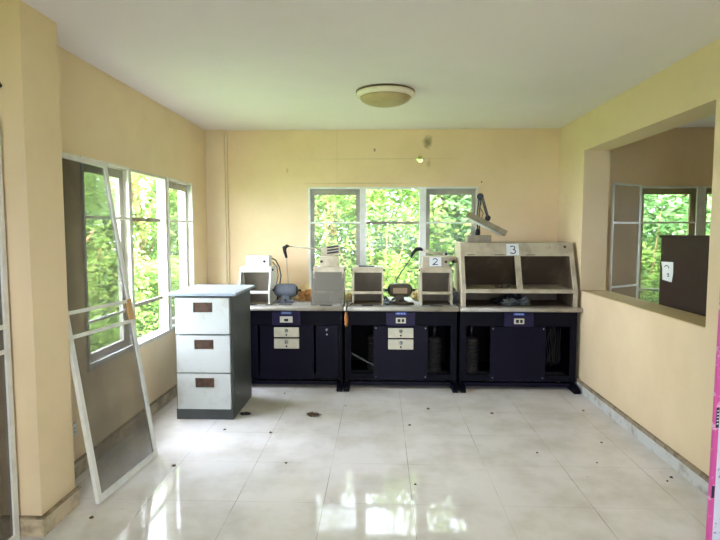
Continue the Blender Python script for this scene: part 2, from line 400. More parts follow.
# ---------------------------------------------------------------- windows
def window(name, axis, plane, out, units, kinds, frame, sash, bars):
    """axis 'x' = window in a wall of constant x. out = +1/-1 direction to the outside"""
    u0, u1 = units[0][0], units[-1][1]; mid = (u0+u1)/2
    root = thing(name, None, None, (plane, mid, Z0) if axis == 'x' else (mid, plane, Z0), kind='structure')
    def bx(b, ua, ub, d0, d1, za, zb, bev=0):
        a, c = sorted((plane+out*d0, plane+out*d1))
        if axis == 'x': b.box(a, c, ua, ub, za, zb, bev)
        else: b.box(ua, ub, a, c, za, zb, bev)
    # outer frame: head, sill, jambs and mullions running through the wall
    b = MB()
    bx(b, u0, u1, .0, .075, Z1-.022, Z1); bx(b, u0, u1, -.012, .09, Z0, Z0+.03)
    bx(b, u0, u0+.022, 0, .075, Z0+.03, Z1-.022); bx(b, u1-.022, u1, 0, .075, Z0+.03, Z1-.022)
    for i in range(len(units)-1): bx(b, units[i][1]-.004, units[i+1][0]+.004, -.004, .075, Z0+.03, Z1-.022)
    b.build('window_frame', frame, root)
    for (a, c), k in zip(units, kinds):
        a2, c2 = a+.003, c-.003; za, zb = Z0+.03, Z1-.022
        if k == 'screen':                       # casement sash behind an insect screen
            s = MB(); wd = .062
            bx(s, a2, c2, .04, .07, zb-wd, zb); bx(s, a2, c2, .04, .07, za, za+wd)
            bx(s, a2, a2+wd, .04, .07, za+wd, zb-wd); bx(s, c2-wd, c2, .04, .07, za+wd, zb-wd)
            so = s.build('sash', sash, root)
            g = MB(); bx(g, a2+wd, c2-wd, .053, .057, za+wd, zb-wd); g.build('pane', 'glass', so)
            f = MB(); t = .018
            bx(f, a+.002, c-.002, -.012, .008, Z1-t, Z1); bx(f, a+.002, c-.002, -.014, .006, Z0+.03, Z0+.03+t)
            bx(f, a+.002, a+.002+t, -.012, .008, Z0+.03+t, Z1-t); bx(f, c-.002-t, c-.002, -.012, .008, Z0+.03+t, Z1-t)
            for z in bars: bx(f, a+.002+t, c-.002-t, -.010, .006, z-.009, z+.009)
            fo = f.build('insect_screen', 'alu', root)
            n = MB(); bx(n, a+.01, c-.01, -.002, -.001, Z0+.04, Z1-.01); n.build('screen_mesh', 'mesh', fo)
        else:                                   # no screen: plain glass behind two bars
            s = MB()
            for z in bars: bx(s, a2, c2, .045, .065, z-.014, z+.014)
            s.build('glazing_bar', 'dark_bar', root)
            g = MB(); bx(g, a2, c2, .053, .057, za, zb); g.build('pane', 'glass', root)
    return root
window('window_1', 'x', XL, -1, LW, ('screen', 'open', 'screen'), 'reveal', 'sash', (1.635, .945))
window('window_2', 'y', YB, 1, BW, ('screen', 'open', 'screen'), 'alu', 'sash', (1.63, .88))
window('window_3', 'y', YB, 1, SW, ('screen', 'screen', 'screen'), 'alu', 'brown_frame', (1.63, .9))

# doorway near the camera on the left: dark door leaf shut behind its screen
d = thing('door_1', None, None, (XL-.06, 1.6, 0), kind='structure')
MB().box(XL-.09, XL-.05, .78, 2.43, .01, 2.03).build('door_leaf', 'door_dark', d)
f = MB(); f.box(XL-.13, XL+.005, .75, .79, 0, 2.06); f.box(XL-.13, XL+.005, 2.42, 2.46, 0, 2.06); f.box(XL-.13, XL+.005, .79, 2.42, 2.03, 2.06)
f.build('door_frame', 'brown_frame', d)

# sliding screen door standing in front of that doorway, its edge beside the pillar
def screen_leaf(root, width, height, rails, lower='mesh_dark', st=.038, th=.022):
    f = MB(); f.box(0, st, 0, th, 0, height); f.box(width-st, width, 0, th, 0, height)
    f.box(st, width-st, 0, th, 0, st*1.1); f.box(st, width-st, 0, th, height-st, height)
    fo = f.build('frame', 'alu', None); fo.parent = root
    for z in rails:
        r = MB().box(st, width-st, .003, th-.003, z-.011, z+.011).build('cross_rail', 'alu', None); r.parent = root
    n = MB().box(st*.8, width-st*.8, th*.5, th*.5+.0015, st*.8, height-st*.8).build('mesh_panel', lower, None); n.parent = root
    return fo
sd = thing('screen_door', 'white-framed dark-meshed screen door at the left edge, upright against the pillar nearest the camera', 'screen door', (-1.83, 2.55, 0), 'insect screen doors')
sd.rotation_euler = (0, 0, R(-90)); screen_leaf(sd, .72, 2.085, (.962, 1.083), 'mesh_dark', .034)
# loose screen door leaning on the left wall
ls = thing('screen_door', 'loose white-framed insect screen door leaning under the left window, with tan tape on its edge', 'screen door', (0, 0, 0), 'insect screen doors')
P0 = Vector((-1.567, 2.868, .018)); P1 = Vector((-1.525, 3.572, .002)); top = Vector((-1.885, 3.06, 2.01))
ux = (P1-P0).normalized(); uz = (top-P0); hgt = uz.length; uz = (uz - ux*uz.dot(ux)).normalized(); uy = uz.cross(ux)
mt = Matrix((ux, uy, uz)).transposed().to_4x4(); mt.translation = P0; ls.matrix_world = mt
screen_leaf(ls, (P1-P0).length, hgt, (.945, 1.082), 'mesh_dark', .034)
W_ = (P1-P0).length
t = MB().box(W_-.05, W_+.003, -.003, .024, .955, 1.095, .003).build('tape_patch', 'tape', None); t.parent = ls; t['label'] = 'tan tape wrapped round the frame edge'

# open screen of the side room's window, swung into that room
os_ = thing('open_window_screen', 'narrow white window screen swung open beside the far room window', 'window screen', (2.78, 5.93, .66))
os_.rotation_euler = (0, 0, math.atan2(5.60-5.93, 2.33-2.78)); screen_leaf(os_, .52, 1.37, (.30, .965), 'mesh', .02, .015)

# ---------------------------------------------------------------- ceiling lamp
cl = thing('ceiling_lamp', 'round cream ceiling lamp with an amber glass bowl in the middle of the ceiling', 'lamp', (.04, 4.35, ZC))
MB().lathe([(.222, ZC), (.232, ZC-.006), (.232, ZC-.014), (.2, ZC-.016)], (.04, 4.35, 0), 64).build('gasket', 'lamp_gasket', cl)
MB().lathe([(.2, ZC-.014), (.231, ZC-.016), (.228, ZC-.032), (.212, ZC-.048), (.19, ZC-.052), (.19, ZC-.03)], (.04, 4.35, 0), 64).build('rim', 'lamp_rim', cl)
MB().lathe([(.195, ZC-.04)]+[(.2*math.cos(a), ZC-.046-.068*math.sin(a)) for a in [R(x) for x in range(0, 89, 8)]]+[(.004, ZC-.115)], (.04, 4.35, 0), 64).build('glass_bowl', 'lamp_glass', cl)

# small wall things
so = thing('wall_socket', 'white power socket low on the left wall behind the leaning screen', 'socket', (XL, 3.19, .305))
MB().box(XL, XL+.01, 3.13, 3.25, .265, .345, .003).build('cover_plate', 'hood_white', so)
for dy in (-.03, .03):
    for dz in (-.012, .012): MB().box(XL+.0095, XL+.0115, 3.19+dy-.004, 3.19+dy+.004, .305+dz-.003, .305+dz+.003).build('socket_hole', 'black', so)
kn = MB().lathe([(.004, 0), (.01, -.003), (.01, -.022), (.021, -.026), (.023, -.036), (.016, -.044), (.003, -.046)], (-1.818, 2.58, 2.24), 20, 'y').build('wall_knob', 'rust', None, (-1.818, 2.58, 2.24))  # round brown knob on the front face of the pillar
tag(kn, 'round brown wall knob high on the near left pillar above the screen door', 'hook')
nl = MB().lathe([(.003, 0), (.003, -.02), (.008, -.021), (.006, -.025)], (1.10, YB, 2.07), 12, 'y').build('nail', 'black', None, (1.10, YB, 2.07))
tag(nl, 'small dark nail in the back wall above the right end of the window', 'nail')

# ---------------------------------------------------------------- filing cabinet
fc = thing('filing_cabinet', 'grey steel filing cabinet with three pale drawers standing under the left window', 'filing cabinet', (-1.42, 4.59, 0))
x0, x1, y0, y1 = -1.663, -1.19, 4.28, 4.90
b = MB().m('cab_body'); b.box(x0, x1, y0+.012, y1, .0, 1.02, .004)
b.box(x0, x1, y0, y0+.02, 0, .085, .002); b.build('body', None, fc)
for k, (za, zb) in enumerate(((.092, .385), (.395, .70), (.715, 1.005))):
    px = -1.424; bx0, bx1, bz0, bz1 = px-.075, px+.083, zb-.115, zb-.035
    yo = -.012 if k == 2 else 0
    d = MB().m('cab_front'); ya, yb = y0-.018+yo, y0+.012
    d.box(x0+.018, bx0, ya, yb, za, zb); d.box(bx1, x1-.018, ya, yb, za, zb); d.box(bx0, bx1, ya, yb, za, bz0); d.box(bx0, bx1, ya, yb, bz1, zb)
    do = d.build('drawer', None, fc)
    MB().m('rust').box(bx0, bx1, ya+.016, yb, bz0, bz1).box(bx0, bx1, ya+.002, ya+.006, bz1-.012, bz1).build('handle_recess', None, do)
lid = MB().m('lid').box(-1.70, -1.15, 4.245, 4.93, 1.022, 1.046, .004)
lo = lid.build('board', None, None, (-1.42, 4.59, 1.022)); tag(lo, 'pale blue-grey board lying on top of the filing cabinet', 'board')

# ---------------------------------------------------------------- benches
WT = .812
def ribbon(b, pts, wd, y):
    """pen stroke on a vertical sheet facing the room, real thickness .4 mm"""
    for p, q in zip(pts[:-1], pts[1:]):
        b.rod((p[0], y, p[1]), (q[0], y, q[1]), wd, .0006)
def arc(cx, cz, rx, rz, a0, a1, n=10): return [(cx+rx*math.cos(R(a0+(a1-a0)*i/n)), cz+rz*math.sin(R(a0+(a1-a0)*i/n))) for i in range(n+1)]

def bench(x0, x1, kind, label):
    cx = (x0+x1)/2; yf, yb = 5.20, 5.88; g = .012
    r = thing('lab_bench', label, 'bench', (cx, 5.54, 0), 'navy laboratory benches along the back wall')
    # carcass: sides, back, bottom shelf, apron, stiles around the openings
    b = MB().m('navy_dark')
    for xx in (x0+g, x1-g-.03): b.box(xx, xx+.03, yf+.02, yb, .04, WT-.05)
    b.m('inside').box(x0+g+.03, x1-g-.03, yb-.02, yb-.005, .10, WT-.05)
    b.m('navy_dark').box(x0+g+.03, x1-g-.03, yf+.03, yb-.02, .10, .118)
    b.box(x0+g, x1-g, yf, yf+.025, .625, WT-.05)            # apron
    b.box(x0+g, x1-g, yf, yf+.025, .085, .145)              # lower rail
    for xx in (x0+g, x1-g-.06): b.box(xx, xx+.06, yf, yf+.025, .145, .625)
    b.build('carcass', None, r)
    pw = .265
    cp = MB().box(cx-pw, cx+pw, yf-.008, yf+.02, .088, .622, .003).build('centre_panel', 'navy', r)
    br = MB(); br.box(x0+.06, x1-.06, yf+.0, yf+.035, .03, .068, .006); br.build('base_rail', 'navy', r)
    for xx in (x0+.032, x1-.032):
        MB().prism([(5.08, .0), (5.08, .03), (5.11, .045), (5.19, .06), (5.82, .06), (5.88, .03), (5.88, 0)], 'x', xx-.028, xx+.028).build('foot', 'navy_dark', r)
    xe = 1.925 if kind == 'panel' else x1-.003
    w_ = MB().m('worktop').box(x0+.003, xe, 5.165, 5.93, WT-.035, WT, .003)
    w_.m('worktop_edge').tube([(x0+.003, 5.162, WT-.022), (xe, 5.162, WT-.022)], .021, 12)
    w_.build('worktop', None, r)
    pc = MB().box(cx-.14, cx+.14, yf-.022, yf, .625, WT-.055, .004).build('console_plate', 'purple', r)
    # blue label with pale writing
    l = MB().m('blue_tag').box(cx-.052, cx+.052, yf-.0245, yf-.0222, .733, .758)
    l.m('paper')
    for k, q in enumerate((-.036, -.022, -.010, .006, .018, .034)):
        ribbon(l, [(cx+q-.003, .740), (cx+q, .751), (cx+q+.004, .740)] if k % 2 else [(cx+q, .740), (cx+q, .751), (cx+q+.005, .748)], .003, yf-.025)
    l.build('label_strip', None, r)
    sx = .062 if kind == 'closed' else .048
    s = MB().m('hood_white' if kind == 'closed' else 'drawer').box(cx-sx, cx+sx, yf-.034, yf-.022, .652, .705+(.008 if kind == 'closed' else 0), .003)
    s.m('black')
    if kind == 'closed': s.box(cx-.02, cx+.02, yf-.0355, yf-.034, .665, .69)
    else: s.box(cx-.032, cx-.004, yf-.0355, yf-.034, .664, .694); s.box(cx+.008, cx+.032, yf-.0355, yf-.034, .664, .694)
    s.build('power_socket', None, r)
    if kind != 'panel':
        for za, zb in ((.508, .603), (.395, .492)):
            d = MB().box(cx-.122, cx+.122, yf-.03, yf-.006, za, zb, .004).build('drawer', 'drawer', r)
            zc = (za+zb)/2
            MB().lathe([(.016, 0), (.018, -.004), (.012, -.012), (.013, -.02), (.003, -.022)], (cx, yf-.03, zc+.018), 18, 'y').build('knob', 'steel', d)
            MB().lathe([(.008, 0), (.009, -.003), (.002, -.004)], (cx, yf-.03, zc-.024), 14, 'y').build('lock', 'black', d)
    if kind == 'closed':
        for s_ in (-1, 1):
            xa, xb = sorted((cx+s_*.285, cx+s_*.505))
            d = MB().box(xa, xb, yf-.012, yf+.01, .10, .622, .003).build('door', 'navy', r)
            xm = (xa+xb)/2 - .0
            MB().lathe([(.009, 0), (.011, -.004), (.004, -.02), (.012, -.024), (.009, -.03), (.002, -.031)], (xm, yf-.012, .585), 14, 'y').build('knob', 'steel', d)
            MB().lathe([(.009, 0), (.009, -.004), (.002, -.005)], (xm, yf-.012, .535), 14, 'y').build('lock', 'steel', d)
    else:
        for px, pz in ((-.24, .60), (.24, .60), (-.24, .12), (.24, .12)):
            MB().lathe([(.007, 0), (.007, -.003), (.001, -.004)], (cx+px, yf-.008, pz), 10, 'y').build('screw', 'steel', cp)
        sh = MB().box(x0+.07, x1-.07, yf+.03, yf+.2, .118, .132).build('tray', 'lid' if False else 'cab_body', r)
    return r
bench(-1.462, -.352, 'closed', 'navy laboratory bench with closed doors and two cream drawers, behind the filing cabinet')
bench(-.350, .760, 'open', 'middle navy laboratory bench with open side bays and two cream drawers')
b3 = bench(.765, 1.905, 'panel', 'rightmost navy laboratory bench without drawers, beneath the double cabinet marked 3')

# suction motors and cables standing inside the open bays
def suction(x, y, label):
    t = thing('suction_motor', label, 'motor', (x, y, .118), 'suction motors inside the benches')
    pr = [(.01, .118), (.07, .118), (.075, .13)]
    for k in range(9): pr += [(.075, .17+k*.03), (.062, .176+k*.03), (.062, .188+k*.03), (.075, .194+k*.03)]
    pr += [(.07, .46), (.03, .48), (.004, .482)]
    MB().lathe(pr, (x, y, 0), 28).build('housing', 'suction', t)
    MB().tube([(x, y, .475), (x, y+.01, .56), (x+.03, y+.06, .64), (x+.05, y+.16, .68)], .022, 12).build('hose', 'black', t)
suction(-.05, 5.50, 'ribbed suction motor inside the left bay of the middle bench')
suction(.555, 5.42, 'ribbed suction motor inside the right bay of the middle bench')
suction(.93, 5.44, 'ribbed suction motor inside the left bay of the rightmost bench')
o = MB().rod((-.30, 5.33, .33), (-.06, 5.33, .20), .016, .016).build('metal_rod', 'cab_body', None, (-.18, 5.33, .13)); tag(o, 'grey metal rod slanting across the left bay of the middle bench', 'rod')
b = MB()
for i in range(5):
    xo = 1.64+i*.024
    b.tube([(xo+.008*math.sin(j*1.3+i), 5.28+.02*i, .60-j*.045+(.03 if j == 9 else 0)) for j in range(9)]+[(xo+.03, 5.27+.02*i, .22), (xo+.055, 5.27+.02*i, .27), (xo+.05, 5.28+.02*i, .40), (xo+.035, 5.3, .58)], .0028, 6)
tag(b.build('cable_bundle', 'suction', None, (1.67, 5.3, .2)), 'loops of cable hanging in the right bay of the rightmost bench', 'cable')

# ---------------------------------------------------------------- extraction hoods
def hood(x0, x1, label, body, lining, zt=1.178, clear=False, box=None, two=None):
    yb = 5.66; yf = 5.30; ytop = 5.40; t = .016; zb = .932
    r = thing('extraction_hood', label, 'hood', ((x0+x1)/2, 5.48, WT), 'small extraction hoods on the benches')
    prof = [(yf, WT), (yf, zb), (ytop-.012, zt-.02), (ytop, zt), (yb, zt), (yb, WT)]
    for xx in (x0, x1-t): MB().prism(prof, 'x', xx, xx+t).build('side_panel', body, r)
    b = MB().m(body); b.box(x0+t, x1-t, ytop+.004, yb, zt-t, zt); b.build('top_panel', None, r)
    MB().m(lining).prism([(yb-.07, WT+.002), (ytop+.06, zt-t), (ytop+.075, zt-t), (yb-.001, WT+.06), (yb-.001, WT+.002)], 'x', x0+t, x1-t).build('lining', None, r)
    # header following the slant, and the cross bar
    sl = lambda z: yf+(ytop-yf)*(z-zb)/(zt-zb)
    MB().prism([(sl(zt-.052), zt-.052), (sl(zt)-.001, zt-.001), (sl(zt)+.012, zt-.001), (sl(zt-.052)+.012, zt-.052)], 'x', x0+t, x1-t).build('header', body, r)
    MB().prism([(yf-.006, zb-.012), (yf-.006, zb+.01), (yf+.014, zb+.014), (yf+.014, zb-.012)], 'x', x0+.004, x1-.004).build('cross_bar', body, r)
    MB().box(x0+t, x1-t, yf+.02, yb-.08, WT+.001, WT+.008).build('tray', 'lining_dark', r)
    for xx, s_ in ((x0, -1), (x1, 1)): MB().lathe([(.007, 0), (.011, s_*.004), (.011, s_*.014), (.003, s_*.016)], (xx, ytop+.02, zt-.03), 12, 'x').build('thumb_screw', 'black', r)
    if clear:
        MB().prism([(yf-.05, WT+.004), (yf-.047, WT+.004), (yf-.002, zb+.02), (ytop-.016, zt-.045), (ytop-.02, zt-.045), (yf-.006, zb+.02)], 'x', x0-.008, x1+.008).build('clear_shield', 'shield', r)
    return r
hA = hood(-1.412, -1.092, 'white extraction hood nearest the filing cabinet with a white box on top', 'hood_white', 'lining')
hB = hood(-.668, -.362, 'extraction hood covered by a scratched clear shield, right of the blue-grey motor', 'hood_cream', 'lining', clear=True)
hC = hood(-.272, .036, 'cream extraction hood in front of the middle window, left of the brown motor', 'hood_cream', 'lining')
hD = hood(.404, .716, 'cream extraction hood under the paper marked 2', 'hood_cream', 'lining')
MB().box(-.215, -.055, 5.44, 5.56, 1.1785, 1.19, .002).build('vent_cover', 'cab_body', hC)

def control_box(x0, x1, z1, label, m, kx):
    t = thing('control_box', label, 'control box', ((x0+x1)/2, 5.52, 1.178), 'control boxes on the small hoods')
    MB().prism([(5.43, 1.179), (5.45, z1), (5.60, z1), (5.60, 1.179)], 'x', x0, x1).build('housing', m, t)
    MB().lathe([(.013, 0), (.013, -.008), (.008, -.016), (.002, -.018)], (kx, 5.44, 1.232), 16, 'y').build('switch', 'black', t)
    return t
control_box(-1.36, -1.126, 1.288, 'white box with a black switch on the hood nearest the filing cabinet', 'hood_white', -1.172)
control_box(-.612, -.424, 1.282, 'cream box with a black switch on the shielded hood', 'hood_cream', -.59)
control_box(.43, .692, 1.285, 'cream box on the hood behind the paper marked 2', 'hood_cream', .663)

# paper signs
def paper(x0, x1, z0, z1, y, label, strokes, wd=.007, tilt=0.):
    t = thing('paper_sign', label, 'paper sign', ((x0+x1)/2, y, z0), 'numbered paper signs')
    MB().prism([(x0, z0), (x1, z0+.002), (x1-.001, z1), (x0+.001, z1-.002)], 'y', y, y-.0008).build('sheet', 'paper', t)
    b = MB()
    for s_ in strokes: ribbon(b, s_, wd, y-.0012)
    b.build('writing', 'ink', t); t.rotation_euler = (-tilt, 0, 0); return t
cx, cz = .555, 1.232
two = [arc(cx, cz+.016, .022, .017, 165, -35, 10)+[(cx-.024, cz-.030), (cx+.004, cz-.026), (cx+.028, cz-.030)]]
paper(.497, .618, 1.186, 1.281, 5.427, 'white paper with a handwritten 2 on the control box of the middle bench', two, wd=.009, tilt=R(10.9))
cx, cz = 1.303, 1.360
three = [arc(cx, cz+.02, .023, .018, 150, -80, 9)+arc(cx, cz-.018, .028, .022, 80, -150, 9)]
paper(1.243, 1.365, 1.302, 1.422, 5.3355, 'white paper with a handwritten 3 on the large double cabinet', three, .0095, R(20.4))

# ---------------------------------------------------------------- large double cabinet on the right bench
dc = thing('double_extraction_cabinet', 'large cream double-bay extraction cabinet on the rightmost bench', 'cabinet', (1.34, 5.5, WT))
x0, x1 = .795, 1.893; zt = 1.425; zb = .975; yf, ym, yt, yb = 5.205, 5.215, 5.385, 5.78
sl = lambda z: ym+(yt-ym)*(z-zb)/(zt-zb)
prof = [(yf, WT), (yf, zb), (sl(1.30), 1.30), (yt-.004, zt), (yb, zt), (yb, WT)]
for xx in (x0, x1-.035): MB().prism(prof, 'x', xx, xx+.035).build('side_panel', 'hood_cream', dc)
MB().box(x0+.035, x1-.035, yt, yb, zt-.02, zt).build('top_panel', 'hood_cream', dc)
for xx in (x0+.0352, x1-.0392): MB().prism([(yf+.03, WT+.007), (yf+.03, zb-.03), (yf+.04, zb+.01), (sl(1.29)+.03, 1.29), (yb-.05, 1.29), (yb-.05, WT+.007)], 'x', xx, xx+.004).build('side_lining', 'lining_dark', dc)
MB().prism([(5.70, WT), (5.70, .97), (yt+.10, 1.29), (yt+.09, zt-.02), (yt+.11, zt-.02), (yb-.001, 1.0), (yb-.001, WT)], 'x', x0+.035, x1-.035).build('lining', 'lining_dark', dc)
MB().prism([(sl(1.295), 1.295), (sl(zt)-.003, zt-.001), (sl(zt)+.02, zt-.001), (sl(1.295)+.02, 1.295)], 'x', x0+.02, x1-.02).build('header', 'hood_cream', dc)
MB().prism([(sl(zb)-.004, zb), (sl(1.295), 1.296), (sl(1.295)+.035, 1.296), (sl(zb)+.035, zb)], 'x', 1.325, 1.375).build('divider', 'hood_cream', dc)
MB().box(x0+.03, x1-.03, yf-.012, yf+.02, zb-.03, zb-.006, .003).build('cross_bar', 'hood_cream', dc)
MB().box(x0+.035, x1-.035, yf+.0, 5.70, zb-.006, zb+.006).build('shelf', 'hood_cream', dc)
MB().box(x0+.036, x1-.036, yf+.02, 5.70, WT+.001, WT+.006).build('tray', 'lining_dark', dc)
k = MB(); k.lathe([(.013, 0), (.014, -.006), (.008, -.012), (.002, -.013)], (1.812, sl(1.39)-.0, 1.385), 14, 'y'); k.build('switch', 'rust', dc)
for xx in (1.63, 1.66): MB().lathe([(.004, 0), (.004, -.004), (.001, -.005)], (xx, sl(1.375), 1.375), 8, 'y').build('screw', 'black', dc)
for xa, xb in ((.86, .93), (1.12, 1.23), (1.43, 1.52)): MB().box(xa, xb, sl(1.31)-.003, sl(1.31), 1.304, 1.31).build('vent_slot', 'black', dc)
for i, (x, y, sx, sz, sd_, m) in enumerate(((1.28, 5.32, .07, .03, 3, 'plastic'), (1.42, 5.33, .045, .038, 9, 'plastic'), (1.19, 5.36, .06, .03, 5, 'black'), (1.33, 5.42, .07, .05, 8, 'black'))):
    o = MB().blob((x, y, WT+.008+sz*.8), (sx, .06, sz), .9, 2.6, 3, sd_).build('crumpled_bag', m, None, (x, y, WT))
    tag(o, ('crumpled grey plastic bag, left of the two at the front of the large cabinet', 'crumpled grey plastic bag, right of the two at the front of the large cabinet', 'small black crumpled bag at the left inside the large cabinet', 'black crumpled bag at the back inside the large cabinet')[i], 'bag', 'crumpled bags inside the large cabinet')
o = MB().blob((1.20, 5.34, zb+.02), (.06, .04, .02), .8, 3, 3, 2).build('dust_rag', 'lining_dark', None, (1.20, 5.34, zb+.006)); tag(o, 'dusty brown rag on the shelf bar of the large cabinet', 'rag')

# ---------------------------------------------------------------- polishing motors
def motor(cx, zc, label, m, endm, plate):
    y = 5.45; t = thing('polishing_motor', label, 'motor', (cx, y, WT), 'polishing motors on the benches')
    MB().lathe([(.03, -.108), (.052, -.106), (.062, -.096), (.066, -.078), (.069, -.07), (.069, .07), (.066, .078), (.062, .096), (.052, .106), (.03, .108)], (cx, y, zc), 32, 'x').build('housing', m, t)
    for s_ in (-1, 1):
        MB().lathe([(.046, s_*.102), (.044, s_*.114), (.022, s_*.122), (.012, s_*.126), (.011, s_*.15), (.004, s_*.155)], (cx, y, zc), 24, 'x').build('spindle', endm, t)
    b = MB(); b.prism([(cx-.085, WT), (cx-.085, WT+.012), (cx-.045, WT+.03), (cx-.035, zc-.05), (cx+.035, zc-.05), (cx+.045, WT+.03), (cx+.085, WT+.012), (cx+.085, WT)], 'y', y-.055, y+.055)
    b.build('pedestal', m, t)
    MB().lathe([(.012, 0), (.012, -.006), (.005, -.014), (.001, -.015)], (cx, y-.055, WT+.03), 14, 'y').build('switch', 'black', t)
    if plate: MB().box(cx-.07, cx+.07, y-.0725, y-.066, zc-.028, zc+.026).build('name_plate', 'plate', t)
    return t
motor(-.955, .937, 'blue-grey polishing motor on the left bench beside the white hood', 'motor_blue', 'black', False)
motor(.205, .945, 'dusty brown polishing motor with a tan plate on the middle bench', 'motor_brown', 'black', True)

# ---------------------------------------------------------------- jointed lamps
la = thing('bench_lamp', 'jointed lamp with a level white arm and slatted head behind the blue-grey motor', 'lamp', (-.96, 5.60, WT), 'jointed lamps on the benches')
MB().lathe([(.045, WT), (.045, WT+.02), (.02, WT+.03), (.012, WT+.05), (.003, WT+.05)], (-.96, 5.60, 0), 20).build('base', 'black', la)
MB().tube([(-.96, 5.6, WT+.04), (-.958, 5.6, 1.02), (-.975, 5.6, 1.27)], .006, 8).build('pole', 'hood_cream', la)
MB().tube([(-.972, 5.6, 1.26), (-.992, 5.6, 1.33), (-.995, 5.6, 1.365), (-.965, 5.6, 1.385), (-.915, 5.6, 1.378)], [.012, .018, .024, .018, .010], 12).build('joint', 'black', la)
MB().tube([(-.93, 5.6, 1.38), (-.75, 5.6, 1.362), (-.59, 5.6, 1.350)], .0075, 8).build('arm', 'hood_cream', la)
hd = MB().prism([(-.615, 1.275), (-.60, 1.372), (-.415, 1.398), (-.42, 1.300), (-.53, 1.272)], 'y', 5.57, 5.66).build('lamp_head', 'hood_cream', la)
for k in range(3): MB().rod((-.545, 5.568, 1.368-k*.029), (-.425, 5.568, 1.385-k*.029), .017, .006).build('vent_slot', 'black', hd)

lb = thing('bench_lamp', 'jointed lamp with a slanting pole and black elbow behind the brown motor', 'lamp', (.17, 5.66, WT), 'jointed lamps on the benches')
MB().lathe([(.045, WT), (.045, WT+.02), (.02, WT+.03), (.012, WT+.05), (.003, WT+.05)], (.17, 5.66, 0), 20).build('base', 'black', lb)
MB().tube([(.17, 5.66, WT+.04), (.172, 5.66, 1.0), (.18, 5.66, 1.04), (.335, 5.66, 1.275)], .0062, 8).build('pole', 'cab_body', lb)
MB().tube([(.325, 5.66, 1.265), (.352, 5.66, 1.318), (.385, 5.66, 1.352), (.425, 5.66, 1.352), (.46, 5.66, 1.336)], [.010, .018, .024, .019, .008], 12).build('joint', 'black', lb)
MB().tube([(.45, 5.66, 1.34), (.53, 5.655, 1.315), (.66, 5.65, 1.29)], .014, 8).build('arm', 'hood_cream', lb)
MB().tube([(.65, 5.65, 1.292), (.70, 5.64, 1.262), (.80, 5.62, 1.235)], [.02, .034, .034], 16).build('lamp_head', 'hood_cream', lb)
MB().tube([(.675, 5.63, 1.30), (.70, 5.625, 1.307)], .018, 12).build('knob', 'black', lb); MB().tube([(.745, 5.585, 1.215), (.775, 5.585, 1.238)], .017, 12).build('knob', 'black', lb)

lc = thing('bench_lamp', 'upright jointed lamp with a long tilted tube shade on top of the large cabinet', 'lamp', (1.0, 5.58, 1.425), 'jointed lamps on the benches')
MB().box(.885, 1.125, 5.50, 5.64, 1.426, 1.497, .004).build('base', 'taupe', lc)
MB().tube([(1.0, 5.58, 1.49), (1.0, 5.58, 1.53), (1.0, 5.58, 1.56)], [.022, .028, .016], 12).build('joint', 'black', lc)
MB().tube([(1.0, 5.58, 1.54), (.992, 5.58, 1.72), (1.012, 5.58, 1.90)], .007, 8).build('lower_arm', 'cab_body', lc); MB().tube([(1.018, 5.57, 1.54), (1.01, 5.57, 1.72), (1.03, 5.57, 1.90)], .006, 8).build('lower_arm', 'cab_body', lc)
MB().tube([(1.018, 5.56, 1.89), (1.022, 5.60, 1.89)], .033, 18).build('joint', 'black', lc)
MB().tube([(1.03, 5.56, 1.88), (1.095, 5.55, 1.66)], .007, 8).build('upper_arm', 'cab_body', lc); MB().tube([(1.052, 5.59, 1.88), (1.115, 5.58, 1.66)], .006, 8).build('upper_arm', 'cab_body', lc)
b = MB(); pts = []
for i in range(90):
    f = i/89; c = Vector((1.035+.06*f, 5.575, 1.86-.19*f)); pts.append((c.x+.011*math.cos(i*.9), c.y+.011*math.sin(i*.9), c.z))
b.tube(pts, .0028, 5); b.build('spring', 'steel', lc); b = MB()
pts = [(1.01+.03*math.sin(i*.8)*.3+.04*(i/14), 5.56+.01*math.cos(i), 1.86-.014*i) for i in range(15)]; b.tube(pts, .004, 6); b.build('cable', 'cab_body', lc)
MB().tube([(1.095, 5.545, 1.672), (1.103, 5.6, 1.665)], .028, 16).build('joint', 'black', lc)
hd = MB(); A, B = Vector((.885, 5.56, 1.715)), Vector((1.27, 5.50, 1.515)); ax = (B-A).normalized(); up = Vector((ax.z, 0, -ax.x)); up = -up if up.z < 0 else up
sd2 = ax.cross(up)
sec = [(-.062, -.028), (-.038, .026), (.038, .026), (.062, -.028)]
V = [[hd.bm.verts.new(e + sd2*s_*1.0 + up*u_) for s_, u_ in sec] for e in (A, B)]
for k in range(4): hd.bm.faces.new([V[0][k], V[0][(k+1) % 4], V[1][(k+1) % 4], V[1][k]])
hd.bm.faces.new(V[0]); hd.bm.faces.new(V[1][::-1])
ho = hd.build('lamp_shade', 'taupe', lc)
MB().tube([tuple(A+ax*.03-up*.038), tuple(B-ax*.03-up*.038)], .013, 10).build('tube', 'hood_white', ho)

